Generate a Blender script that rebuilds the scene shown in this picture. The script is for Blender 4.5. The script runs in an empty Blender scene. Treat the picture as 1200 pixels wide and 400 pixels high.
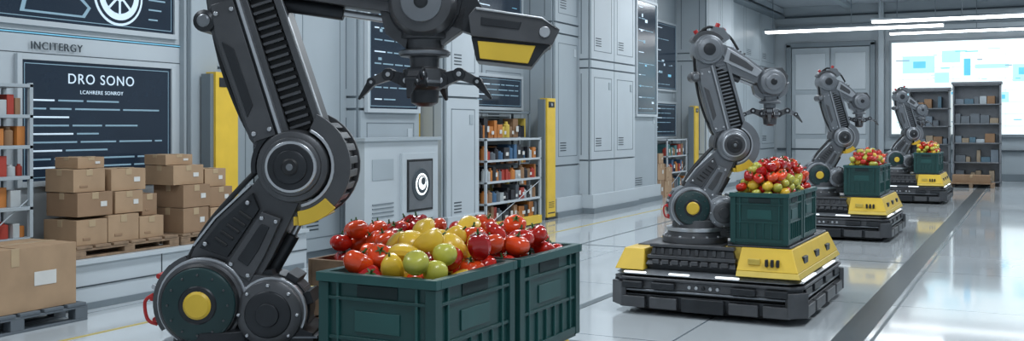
import bpy, bmesh, math, random
from mathutils import Vector, Matrix
random.seed(7)
S=bpy.context.scene
try:
    S.view_settings.view_transform='Standard'
except Exception: pass

# ---------------- materials ----------------
MC={}
def mat(name,col,rough=0.5,metal=0.0,var=0.06,scale=6.0,emit=None,es=1.0,coat=0.0,bump=0.0):
    if name in MC: return MC[name]
    m=bpy.data.materials.new(name); m.use_nodes=True
    nt=m.node_tree; b=nt.nodes['Principled BSDF']
    tc=nt.nodes.new('ShaderNodeTexCoord'); nz=nt.nodes.new('ShaderNodeTexNoise')
    nz.inputs['Scale'].default_value=scale; nz.inputs['Detail'].default_value=4
    nt.links.new(tc.outputs['Object'],nz.inputs['Vector'])
    cr=nt.nodes.new('ShaderNodeValToRGB')
    cr.color_ramp.elements[0].position=0.3; cr.color_ramp.elements[1].position=0.7
    cr.color_ramp.elements[0].color=tuple(max(0,c*(1-var)) for c in col)+(1,)
    cr.color_ramp.elements[1].color=tuple(min(1,c*(1+var)) for c in col)+(1,)
    nt.links.new(nz.outputs['Fac'],cr.inputs['Fac'])
    nt.links.new(cr.outputs['Color'],b.inputs['Base Color'])
    b.inputs['Roughness'].default_value=rough; b.inputs['Metallic'].default_value=metal
    if coat: b.inputs['Coat Weight'].default_value=coat
    if bump:
        bp=nt.nodes.new('ShaderNodeBump'); bp.inputs['Strength'].default_value=bump
        nt.links.new(nz.outputs['Fac'],bp.inputs['Height']); nt.links.new(bp.outputs['Normal'],b.inputs['Normal'])
    if emit:
        b.inputs['Emission Color'].default_value=tuple(emit)+(1,); b.inputs['Emission Strength'].default_value=es
    MC[name]=m; return m

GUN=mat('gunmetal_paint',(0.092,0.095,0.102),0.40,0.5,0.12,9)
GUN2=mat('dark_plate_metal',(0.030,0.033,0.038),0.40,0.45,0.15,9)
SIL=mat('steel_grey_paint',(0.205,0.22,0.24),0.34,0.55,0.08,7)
EDG=mat('bright_steel',(0.55,0.57,0.6),0.28,0.8,0.05,8)
BLK=mat('black_rubber',(0.012,0.013,0.015),0.5,0,0.1,10)
GRN=mat('deep_green_enamel',(0.010,0.036,0.038),0.4,0.1,0.1,8)
YEL=mat('safety_yellow_paint',(0.72,0.48,0.045),0.42,0,0.06,5)
YEL2=mat('dusty_yellow_paint',(0.60,0.44,0.08),0.48,0,0.08,5)
RED=mat('red_enamel',(0.45,0.02,0.02),0.4)
CRATE=mat('crate_green_plastic',(0.009,0.055,0.053),0.38,0,0.1,5)
CRATE2=mat('crate_green_plastic_light',(0.014,0.078,0.074),0.38,0,0.1,5)
CRD=mat('crate_handle_shade',(0.004,0.02,0.021),0.6)  # flat plates on the crate walls, painting the shade inside handle recesses
WALL=mat('wall_panel_paint',(0.345,0.395,0.43),0.42,0.0,0.05,1.2)
WALL2=mat('wall_panel_light',(0.46,0.51,0.545),0.38,0.0,0.04,1.2)
WALLD=mat('wall_panel_dark_grey',(0.16,0.195,0.22),0.5,0.0,0.06,1.5)  # darker grey paint for wall backing, trim and frames
SEAM=mat('panel_seam_dark',(0.035,0.05,0.062),0.6)
CEIL=mat('ceiling_paint',(0.42,0.46,0.50),0.7)
CARD=mat('cardboard',(0.36,0.24,0.145),0.8,0,0.12,4,bump=0.05)
CARD2=mat('cardboard_dark',(0.27,0.17,0.10),0.8,0,0.12,4,bump=0.05)
TAPE=mat('packing_tape',(0.42,0.31,0.19),0.35)
LAB=mat('paper_label',(0.6,0.6,0.58),0.7)
WOOD=mat('pallet_wood',(0.24,0.16,0.10),0.75,0,0.25,12,bump=0.1)
SCR=mat('display_glass_navy',(0.008,0.014,0.022),0.15,0,0.2,2,emit=(0.012,0.022,0.04),es=0.6)
TXT=mat('display_text_glow',(0.5,0.6,0.7),0.5,emit=(0.55,0.70,0.8),es=0.5)
TXT2=mat('display_text_dim',(0.2,0.3,0.36),0.5,emit=(0.15,0.28,0.38),es=0.4)
CYA=mat('cyan_accent',(0.2,0.5,0.65),0.4,emit=(0.15,0.5,0.75),es=0.45)
LITE=mat('lamp_diffuser',(0.95,0.97,1),0.5,emit=(0.95,0.98,1.0),es=5.0)
LED=mat('led_strip',(0.9,0.95,1),0.5,emit=(0.9,0.97,1.0),es=1.2)
MAPW=mat('map_screen_white',(0.45,0.5,0.52),0.3,emit=(0.80,0.90,0.91),es=0.9)
MAPB=mat('map_screen_blue',(0.1,0.4,0.6),0.3,emit=(0.09,0.45,0.72),es=0.9)
MAPC=mat('map_screen_pale',(0.3,0.5,0.6),0.3,emit=(0.42,0.72,0.82),es=0.85)
TOM=mat('tomato_skin',(0.52,0.018,0.008),0.18,0,0.25,8,coat=0.3)
TOM2=mat('tomato_skin_orange',(0.72,0.065,0.012),0.18,0,0.25,8,coat=0.3)
PEPR=mat('red_pepper_skin',(0.40,0.008,0.008),0.16,0,0.2,8,coat=0.4)
PEPY=mat('yellow_pepper_skin',(0.78,0.50,0.045),0.28,0,0.12,8,coat=0.2)
APG=mat('green_apple_skin',(0.50,0.48,0.07),0.3,0,0.2,9,coat=0.2)
LEAF=mat('leaf_green',(0.03,0.11,0.015),0.5,0,0.3,12)

# ---------------- builder ----------------
class B:
    def __init__(s): s.bm=bmesh.new(); s.ms=[]; s.M=None
    def mi(s,m):
        if m not in s.ms: s.ms.append(m)
        return s.ms.index(m)
    def add(s,vs,fs,m):
        i=s.mi(m)
        bv=[s.bm.verts.new((s.M@Vector(v)) if s.M is not None else v) for v in vs]
        for f in fs:
            try:
                fc=s.bm.faces.new([bv[k] for k in f]); fc.material_index=i; fc.smooth=True
            except ValueError: pass
    def box(s,x0,x1,y0,y1,z0,z1,m):
        vs=[(x0,y0,z0),(x1,y0,z0),(x1,y1,z0),(x0,y1,z0),(x0,y0,z1),(x1,y0,z1),(x1,y1,z1),(x0,y1,z1)]
        s.add(vs,[(0,3,2,1),(4,5,6,7),(0,1,5,4),(1,2,6,5),(2,3,7,6),(3,0,4,7)],m)
    def rbox(s,c,sz,R,m):
        c=Vector(c);h=[q/2 for q in sz];vs=[]
        for z in(-1,1):
            for (x,y) in((-1,-1),(1,-1),(1,1),(-1,1)):
                vs.append(tuple(c+R@Vector((x*h[0],y*h[1],z*h[2]))))
        s.add(vs,[(0,3,2,1),(4,5,6,7),(0,1,5,4),(1,2,6,5),(2,3,7,6),(3,0,4,7)],m)
    def frust(s,b,t,z0,z1,m):
        vs=[(b[0],b[2],z0),(b[1],b[2],z0),(b[1],b[3],z0),(b[0],b[3],z0),(t[0],t[2],z1),(t[1],t[2],z1),(t[1],t[3],z1),(t[0],t[3],z1)]
        s.add(vs,[(0,3,2,1),(4,5,6,7),(0,1,5,4),(1,2,6,5),(2,3,7,6),(3,0,4,7)],m)
    def lathe(s,c,ax,prof,m,n=32):
        c=Vector(c);ax=Vector(ax).normalized()
        t=Vector((0,0,1)) if abs(ax.z)<0.9 else Vector((1,0,0))
        u=ax.cross(t).normalized();w=ax.cross(u)
        vs=[];k=len(prof)
        for (a,r) in prof:
            for i in range(n):
                th=2*math.pi*i/n
                vs.append(tuple(c+ax*a+(u*math.cos(th)+w*math.sin(th))*max(r,1e-4)))
        fs=[]
        for j in range(k-1):
            for i in range(n):
                i2=(i+1)%n
                fs.append((j*n+i,j*n+i2,(j+1)*n+i2,(j+1)*n+i))
        fs.append(tuple(range(n-1,-1,-1)));fs.append(tuple((k-1)*n+i for i in range(n)))
        s.add(vs,fs,m)
    def cyl(s,p0,p1,r0,m,r1=None,n=20):
        p0=Vector(p0);p1=Vector(p1);d=p1-p0
        if d.length<1e-5:return
        s.lathe(p0,d,[(0,r0),(d.length,r0 if r1 is None else r1)],m,n)
    def prism(s,poly,y0,y1,m,F=None):
        n=len(poly);vs=[]
        for y in(y0,y1):
            for(a,b)in poly:
                v=Vector((a,y,b)); vs.append(tuple(F@v) if F is not None else tuple(v))
        fs=[tuple(range(n)),tuple(range(2*n-1,n-1,-1))]
        for i in range(n):
            j=(i+1)%n; fs.append((i,j,n+j,n+i))
        s.add(vs,fs,m)
    def sector(s,c,r0,r1,a0,a1,y0,y1,m,n=14):
        c=Vector(c);vs=[]
        for i in range(n+1):
            a=math.radians(a0+(a1-a0)*i/n);ca,sa=math.cos(a),math.sin(a)
            for r in(r0,r1):
                for y in(y0,y1):
                    vs.append((c.x+r*ca,c.y+y,c.z+r*sa))
        fs=[]
        for i in range(n):
            k=4*i;q=k+4
            fs+=[(k,k+1,q+1,q),(k+2,q+2,q+3,k+3),(k,q,q+2,k+2),(k+1,k+3,q+3,q+1)]
        fs+=[(0,2,3,1),(4*n,4*n+1,4*n+3,4*n+2)]
        s.add(vs,fs,m)
    def tube(s,pts,r,m,n=10,sub=6):
        P=[Vector(p) for p in pts]; Q=[]
        P2=[P[0]]+P+[P[-1]]
        for i in range(1,len(P2)-2):
            a,b,c,d=P2[i-1:i+3]
            for k in range(sub):
                t=k/sub
                Q.append(0.5*((2*b)+(c-a)*t+(2*a-5*b+4*c-d)*t*t+(3*b-a-3*c+d)*t**3))
        Q.append(P[-1])
        vs=[];u=None
        for i,q in enumerate(Q):
            d=(Q[min(i+1,len(Q)-1)]-Q[max(i-1,0)]).normalized()
            if u is None: u=d.orthogonal().normalized()
            else: u=(u-d*u.dot(d)).normalized()
            w=d.cross(u)
            for k in range(n):
                th=2*math.pi*k/n; vs.append(tuple(q+(u*math.cos(th)+w*math.sin(th))*r))
        fs=[]
        for i in range(len(Q)-1):
            for k in range(n):
                k2=(k+1)%n; fs.append((i*n+k,i*n+k2,(i+1)*n+k2,(i+1)*n+k))
        fs.append(tuple(range(n-1,-1,-1)));fs.append(tuple((len(Q)-1)*n+k for k in range(n)))
        s.add(vs,fs,m)
    def done(s,name,parent=None,loc=None,rz=None,bev=0.0,seg=2):
        bmesh.ops.recalc_face_normals(s.bm,faces=s.bm.faces[:])
        me=bpy.data.meshes.new(name); s.bm.to_mesh(me); s.bm.free()
        for m in s.ms: me.materials.append(m)
        try: me.set_sharp_from_angle(angle=math.radians(32))
        except Exception: pass
        ob=bpy.data.objects.new(name,me); S.collection.objects.link(ob)
        if parent: ob.parent=parent
        if loc: ob.location=loc
        if rz is not None: ob.rotation_euler=(0,0,rz)
        if bev:
            bm=ob.modifiers.new('edge_bevel','BEVEL'); bm.width=bev; bm.segments=seg; bm.limit_method='ANGLE'; bm.angle_limit=math.radians(40); bm.harden_normals=True
        return ob
def empty(name,loc=(0,0,0),rz=0,parent=None):
    e=bpy.data.objects.new(name,None); S.collection.objects.link(e); e.location=loc; e.rotation_euler=(0,0,rz)
    e.empty_display_size=0.2
    if parent: e.parent=parent
    return e
def frame(p0,p1):
    p0=Vector(p0);p1=Vector(p1);a=(p1-p0).normalized();y=Vector((0,1,0));pr=Vector((a.z,0,-a.x))
    M=Matrix(((a.x,y.x,pr.x,p0.x),(a.y,y.y,pr.y,p0.y),(a.z,y.z,pr.z,p0.z),(0,0,0,1)))
    return M,(p1-p0).length

# ---------------- robot arm ----------------
def make_arm(loc,yaw,W,body,plate,toolbox=False,rs=1.0,T=(0.10,0,1.36)):
    root=empty('industrial_robot_arm',loc,yaw)
    E=Vector((0.36,0,0.54));T=Vector(T);W=Vector(W)
    Y=(0,1,0)
    # turret
    b=B()
    b.lathe((0.05,0,-0.298),(0,0,1),[(0,.28),(.05,.28),(.055,.24),(.10,.23),(.105,.20),(.19,.19),(.2,.16),(.24,.15)],plate)
    b.lathe((0.05,0,-0.20),(0,0,1),[(0,.245),(.03,.245)],EDG)
    for i in range(14):
        a=2*math.pi*i/14; b.cyl((0.05+.26*math.cos(a),.26*math.sin(a),-.25),(0.05+.26*math.cos(a),.26*math.sin(a),-.235),.012,EDG,n=8)
    b.prism([(-.12,-.22),(.30,-.22),(.40,-.10),(.38,.04),(.28,.10),(.1,.12),(-.1,.02)],-.11,.11,body)
    b.prism([(.14,-.26),(.40,-.26),(.45,-.2),(.44,-.12),(.34,-.08),(.14,-.12)],-.13,.13,plate)
    b.lathe((0.27,0,-0.04),Y,[(-.165,.05),(-.165,.10),(-.15,.13),(-.10,.135),(.10,.135),(.15,.12),(.15,.0)],body)
    b.lathe((0.27,0,-0.04),Y,[(-.175,.075),(-.17,.09),(-.160,.095)],plate)
    b.lathe((0.27,0,-0.04),Y,[(-.185,.0),(-.185,.045),(-.165,.05)],plate)
    b.lathe((0.27,0,-0.04),Y,[(-.12,.142),(-.095,.142)],EDG)
    b.lathe((0.27,0,-0.04),Y,[(-.05,.142),(-.03,.142)],GUN2)
    for k in range(4):
        a=math.radians(20+40*k); b.rbox((0.27+.15*math.cos(a),0,-.04+.15*math.sin(a)),(.03,.16,.05),Matrix.Rotation(-a,3,'Y'),plate)
    for i in range(6): b.box(.30,.46,-.135,.135,-.25+i*.022,-.24+i*.022,SIL)
    for i in range(8):
        a=2*math.pi*i/8; b.cyl((.27+.115*math.cos(a),-.172,-.04+.115*math.sin(a)),(.27+.115*math.cos(a),-.155,-.04+.115*math.sin(a)),.007,EDG,n=8)
    b.done('turret_base',root,bev=.005)
    # shoulder
    b=B()
    b.lathe((0,0,0),Y,[(-.155,.15),(-.145,.168),(-.10,.172),(.10,.172),(.145,.168),(.155,.15)],body,40)
    b.lathe((0,0,0),Y,[(-.125,.179),(-.105,.179)],EDG,40)
    b.lathe((0,0,0),Y,[(-.06,.178),(.06,.178)],plate,40)
    b.lathe((0,0,0),Y,[(-.17,.150),(-.15,.158)],BLK,40)
    b.lathe((0,0,0),Y,[(-.185,.132),(-.178,.144),(-.165,.147)],GRN,40)
    b.lathe((0,0,0),Y,[(-.190,.07),(-.183,.078)],GUN2,40)
    b.lathe((0,0,0),Y,[(-.200,.045),(-.192,.055),(-.185,.056)],YEL,32)
    b.lathe((0,0,0),Y,[(.15,.14),(.175,.13)],GRN,40)
    for i in range(12):
        a=2*math.pi*i/12; b.cyl((.118*math.cos(a),-.190,.118*math.sin(a)),(.118*math.cos(a),-.18,.118*math.sin(a)),.005,GUN,n=8)
    b.sector((0,0,0),.172,.198,110,215,-.12,.05,body)
    b.sector((0,0,0),.172,.205,135,190,-.08,.02,plate,8)
    for a in (150,163,176,200):
        r=math.radians(a); c=(.205*math.cos(r),-.06,.205*math.sin(r))
        b.cyl((c[0],-.11,c[2]),(c[0],-.03,c[2]),.011,RED if a!=163 else EDG,n=12)
    b.tube([(-.2,-.1,.03),(-.235,-.1,-.0),(-.225,-.1,-.07),(-.185,-.1,-.09)],.007,RED)
    b.done('shoulder_joint',root,bev=.003)
    # lower arm
    F,L=frame((0,0,0),E); b=B()
    b.prism([(.02,-.13),(.16,-.155),(.30,-.145),(L-.16,-.10),(L-.02,-.09),(L-.02,.08),(L-.15,.10),(.30,.125),(.08,.14)],-.085,.085,body,F)
    b.prism([(.17,-.135),(.30,-.125),(L-.18,-.08),(L-.22,-.02),(.20,-.02)],-.11,-.085,plate,F)
    b.prism([(.17,-.005),(L-.22,-.005),(L-.20,.075),(.30,.10),(.17,.11)],-.118,-.085,body,F)
    b.prism([(.22,.02),(L-.26,.02),(L-.25,.055),(.3,.07),(.22,.07)],-.125,-.118,plate,F)
    b.prism([(.16,-.165),(.30,-.155),(L-.16,-.11),(L-.16,-.10),(.30,-.145),(.16,-.155)],-.10,.10,EDG,F)
    b.prism([(.17,-.135),(.30,-.125),(L-.18,-.08),(L-.22,-.02),(.20,-.02)],.085,.11,plate,F)
    for i in range(5): b.rbox(F@Vector((.24+.035*i,-.112,-.075+.006*i)),(.012,.01,.06),F.to_3x3(),BLK)
    for (a,t) in((.19,.09),(.19,.01),(L-.24,.01),(L-.22,.065),(.2,-.12),(L-.22,-.07)):
        p=F@Vector((a,-.118,t)); b.cyl(p,p+Vector((0,-.01,0)),.009,EDG,n=10)
    p0=F@Vector((.18,.0,.15));p1=F@Vector((.40,.0,.135));p2=F@Vector((L-.10,0,.12))
    b.cyl(p0,p1,.028,plate);b.cyl(p1,p2,.014,EDG)
    b.tube([F@Vector((.10,-.07,-.15)),F@Vector((.25,-.06,-.165)),F@Vector((.45,-.06,-.14)),F@Vector((L-.04,-.05,-.11))],.011,BLK)
    b.tube([F@Vector((.10,-.03,-.15)),F@Vector((.25,-.02,-.17)),F@Vector((.45,-.02,-.145)),F@Vector((L-.04,-.02,-.11))],.010,BLK)
    b.done('lower_arm',root,bev=.005)
    # elbow
    b=B()
    b.lathe(E,Y,[(-.15,.12),(-.14,.140),(-.10,.147),(.10,.147),(.14,.140),(.15,.12)],body,40)
    b.lathe(E,Y,[(-.168,.098),(-.16,.116),(-.145,.12)],body if body is GUN else SIL,40)
    b.lathe(E,Y,[(-.171,.100),(-.160,.106)],EDG,40)
    b.lathe(E,Y,[(-.174,.088),(-.166,.096)],plate,40)
    b.lathe(E,Y,[(-.186,.05),(-.18,.066),(-.165,.070)],GUN2,32)
    b.lathe(E,Y,[(-.192,.028),(-.186,.036)],BLK,24)
    b.lathe(E,Y,[(-.194,.012),(-.190,.016)],SIL,16)
    b.lathe(E,Y,[(.145,.12),(.17,.10)],SIL,40)
    b.sector(E,.15,.205,-75,62,-.10,.12,GUN2)
    for i in range(9):
        a=-68+i*14; b.sector(E,.205,.222,a,a+8,-.085,.105,body,4)
    b.sector(E,.15,.228,-80,66,-.125,-.10,body)
    b.sector(E,.152,.165,-78,64,-.131,-.12,EDG)
    b.sector(E,.15,.228,-80,66,.12,.14,body)
    b.sector(E,.178,.236,-84,-44,-.135,-.12,YEL,8)
    b.sector(E,.20,.235,-90,-58,-.12,.12,YEL,6)
    b.sector(E,.152,.172,120,190,-.11,.11,plate)
    b.done('elbow_joint',root,bev=.003)
    # upper arm
    F,L=frame(E,T);R=F.to_3x3(); b=B()
    b.prism([(.05,-.10),(.16,-.14),(L-.25,-.155),(L-.05,-.12),(L-.02,-.02),(L-.12,.02),(.12,.02),(.04,0)],-.095,.095,body,F)
    b.prism([(.14,-.12),(.2,-.128),(L-.27,-.14),(L-.15,-.12),(L-.15,-.03),(.14,-.03)],-.115,-.095,body,F)
    b.prism([(.24,-.115),(L-.30,-.122),(L-.34,-.085),(.28,-.08)],-.121,-.115,plate,F)
    b.prism([(.14,-.12),(.2,-.128),(L-.27,-.14),(L-.15,-.12),(L-.15,-.03),(.14,-.03)],.095,.115,body,F)
    b.prism([(.13,-.018),(L-.14,-.018),(L-.14,-.004),(.13,-.004)],-.122,-.09,EDG,F)
    b.prism([(.10,.02),(L-.08,.02),(L-.10,.11),(.14,.125)],-.06,.07,BLK,F)
    k=.15
    while k<L-.12:
        b.rbox(F@Vector((k,0,.068)),(.013,.17,.088),R,SIL if body is not GUN else GUN); k+=.032
    b.prism([(.10,.118),(.16,.128),(L-.12,.118),(L-.04,.09),(L-.04,.115),(L-.12,.145),(.14,.155),(.09,.14)],-.095,.095,body,F)
    b.prism([(.12,.152),(L-.13,.142),(L-.13,.148),(.12,.16)],-.08,-.05,EDG,F)
    c=F@Vector((L-.20,0,-.165)); b.lathe(c,Y,[(-.12,.03),(-.11,.045),(.08,.045),(.09,.03)],plate,20); b.lathe(c,Y,[(-.128,.02),(-.12,.028)],SIL,16)
    for (a,t) in((.17,-.11),(.17,-.045),(L-.19,-.11),(L-.19,-.045)):
        p=F@Vector((a,-.115,t)); b.cyl(p,p+Vector((0,-.01,0)),.01,EDG,n=10)
    b.tube([F@Vector((.12,-.04,-.13)),F@Vector((.28,-.03,-.160)),F@Vector((.5,-.03,-.170)),F@Vector((L-.1,-.03,-.14)),T+Vector((-.11,-.03,.06))],.011,BLK)
    b.done('upper_arm',root,bev=.005)
    # head joint
    b=B()
    b.lathe(T,Y,[(-.14,.10),(-.13,.125),(-.09,.132),(.09,.132),(.13,.125),(.14,.10)],body,36)
    b.lathe(T,Y,[(-.155,.085),(-.15,.10),(-.138,.104)],SIL,32)
    b.lathe(T,Y,[(-.17,.03),(-.165,.05),(-.15,.055)],GUN2,24)
    b.lathe(T,Y,[(.138,.10),(.16,.085)],SIL,32)
    b.sector(T,.13,.165,35,150,-.08,.08,plate)
    b.prism([(T.x+.02,T.z+.10),(T.x+.05,T.z+.2),(T.x+.14,T.z+.19),(T.x+.2,T.z+.1),(T.x+.12,T.z+.05)],-.06,.06,body)
    for i,a in enumerate((50,66,95,120)):
        r=math.radians(a); q=.215 if i<2 else .16; c=T+Vector((q*math.cos(r),0,q*math.sin(r))); d=Vector((math.cos(r),0,math.sin(r)))
        b.cyl(c,c+d*(.03+.01*(i%2)),.02,RED if i!=2 else BLK,n=12)
    b.tube([T+Vector((-.1,-.03,.12)),T+Vector((.02,-.03,.20)),T+Vector((.18,-.03,.13)),T+Vector((.27,-.03,.0))],.012,BLK)
    b.done('head_joint',root,bev=.003)
    # forearm
    F,L=frame(T,W); b=B()
    b.prism([(.06,-.09),(.18,-.115),(.34,-.095),(L-.06,-.06),(L-.04,.055),(.3,.085),(.1,.10)],-.075,.075,body,F)
    b.prism([(.14,-.09),(.33,-.075),(L-.12,-.045),(L-.14,.02),(.16,.03)],-.098,-.075,SIL if body is GUN else EDG,F)
    b.prism([(.18,-.065),(.33,-.055),(L-.2,-.035),(L-.2,0),(.2,.005)],-.103,-.098,plate,F)
    b.prism([(.14,-.09),(.33,-.075),(L-.12,-.045),(L-.14,.02),(.16,.03)],.075,.095,body,F)
    b.cyl(F@Vector((.12,0,.125)),F@Vector((L*.6,0,.10)),.03,plate);b.cyl(F@Vector((L*.6,0,.10)),F@Vector((L-.04,0,.08)),.015,EDG)
    for q in(.22,.26,.30): b.rbox(F@Vector((q,0,-.1)),(.014,.13,.04),F.to_3x3(),plate)
    b.done('forearm',root,bev=.004)
    # wrist + gripper
    b=B(); r=rs
    b.lathe(W,Y,[(-.13*r,.07*r),(-.12*r,.10*r),(-.08*r,.115*r),(.08*r,.115*r),(.12*r,.10*r),(.13*r,.07*r)],body,32)
    b.lathe(W,Y,[(-.145*r,.055*r),(-.14*r,.068*r),(-.128*r,.07*r)],SIL,28)
    b.lathe(W,Y,[(-.152*r,.02),(-.145*r,.03)],GUN2,20)
    b.lathe(W,Y,[(-.05*r,.122*r),(.05*r,.122*r)],plate,32)
    b.prism([(W.x-.13*r,W.z+.02),(W.x-.06*r,W.z+.12*r),(W.x+.09*r,W.z+.12*r),(W.x+.14*r,W.z+.05*r),(W.x+.12*r,W.z-.04*r)],-.06,.06,plate)
    b.prism([(W.x-.15*r,W.z-.02),(W.x-.13*r,W.z-.10*r),(W.x-.06*r,W.z-.15*r),(W.x-.04*r,W.z-.05*r)],-.05,.05,body)
    b.prism([(W.x+.15*r,W.z-.0),(W.x+.13*r,W.z-.09*r),(W.x+.06*r,W.z-.14*r),(W.x+.04*r,W.z-.05*r)],-.05,.05,body)
    b.lathe(W,(0,0,-1),[(.06,.085*r),(.115*r,.088*r),(.12*r,.068*r),(.15*r,.066*r),(.155*r,.085*r),(.175*r,.085*r),(.18*r,.052*r),(.215*r,.05*r),(.22*r,.075*r),(.27*r,.07*r),(.29*r,.05*r)],body,28)
    b.lathe(W,(0,0,-1),[(.158*r,.09*r),(.17*r,.09*r)],SIL,28)
    b.done('wrist_joint',root,bev=.003)
    b=B(); H=W+Vector((0,0,-.25*r))
    b.lathe(H,(0,0,-1),[(-.01,.06),(0,.082),(.035,.082),(.05,.06),(.10,.055),(.115,.03)],plate,24)
    b.lathe(H,(0,0,-1),[(.01,.086),(.02,.086)],SIL,24)
    for k in range(4):
        ph=math.radians((-6,174,65,255)[k]); d=Vector((math.cos(ph),math.sin(ph),0)); q=1.12 if k<2 else .75
        n_=Vector((-d.y,d.x,0)); up=Vector((0,0,1))
        P=[H+d*.07+up*(-.01), H+d*(.13*q)+up*.016, H+d*(.195*q)+up*(-.015), H+d*(.245*q)+up*(-.085)]
        wd=[.062,.052,.038,.012]
        for i in range(3):
            a,c=P[i],P[i+1]; dd=(c-a).normalized(); nn=n_; uu=dd.cross(nn).normalized()
            vs=[]
            for (pt,w_,h_) in((a,wd[i],wd[i]*.9),(c,wd[i+1],wd[i+1]*.8)):
                for (x,y) in((-1,-1),(1,-1),(1,1),(-1,1)): vs.append(tuple(pt+nn*x*w_/2+uu*y*h_/2))
            b.add(vs,[(0,3,2,1),(4,5,6,7),(0,1,5,4),(1,2,6,5),(2,3,7,6),(3,0,4,7)],plate if i!=1 else body)
            b.cyl(a-nn*(wd[i]*.62),a+nn*(wd[i]*.62),wd[i]*.5,GUN2,n=14)
            b.cyl(a-nn*(wd[i]*.68),a+nn*(wd[i]*.68),wd[i]*.2,EDG,n=10)
    b.done('gripper_claw',root,bev=.002)
    if toolbox:
        b=B(); x=W.x+.015; z=W.z-.025
        b.prism([(x+.08,z+.05),(x+.2,z+.05),(x+.24,z-.02),(x+.2,z-.10),(x+.08,z-.06)],-.05,.05,GUN2)
        b.prism([(x+.17,z-.03),(x+.20,z+.005),(x+.46,z-.035),(x+.53,z-.085),(x+.50,z-.145),(x+.18,z-.11)],-.15,.15,body)
        b.prism([(x+.18,z-.11),(x+.50,z-.14),(x+.47,z-.165),(x+.42,z-.23),(x+.20,z-.205)],-.125,.125,plate)
        b.prism([(x+.205,z-.128),(x+.435,z-.148),(x+.405,z-.218),(x+.215,z-.198)],-.137,-.125,YEL)
        b.prism([(x+.2,z+.003),(x+.46,z-.037),(x+.52,z-.083),(x+.46,z-.045),(x+.2,z-.007)],-.16,.16,EDG)
        b.prism([(x+.22,z-.035),(x+.38,z-.055),(x+.37,z-.085),(x+.22,z-.068)],-.157,-.15,plate)
        b.cyl((x+.47,-.16,z-.095),(x+.47,-.14,z-.095),.022,EDG,n=16)
        b.done('scanner_head',root,bev=.004)
    return root

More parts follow.
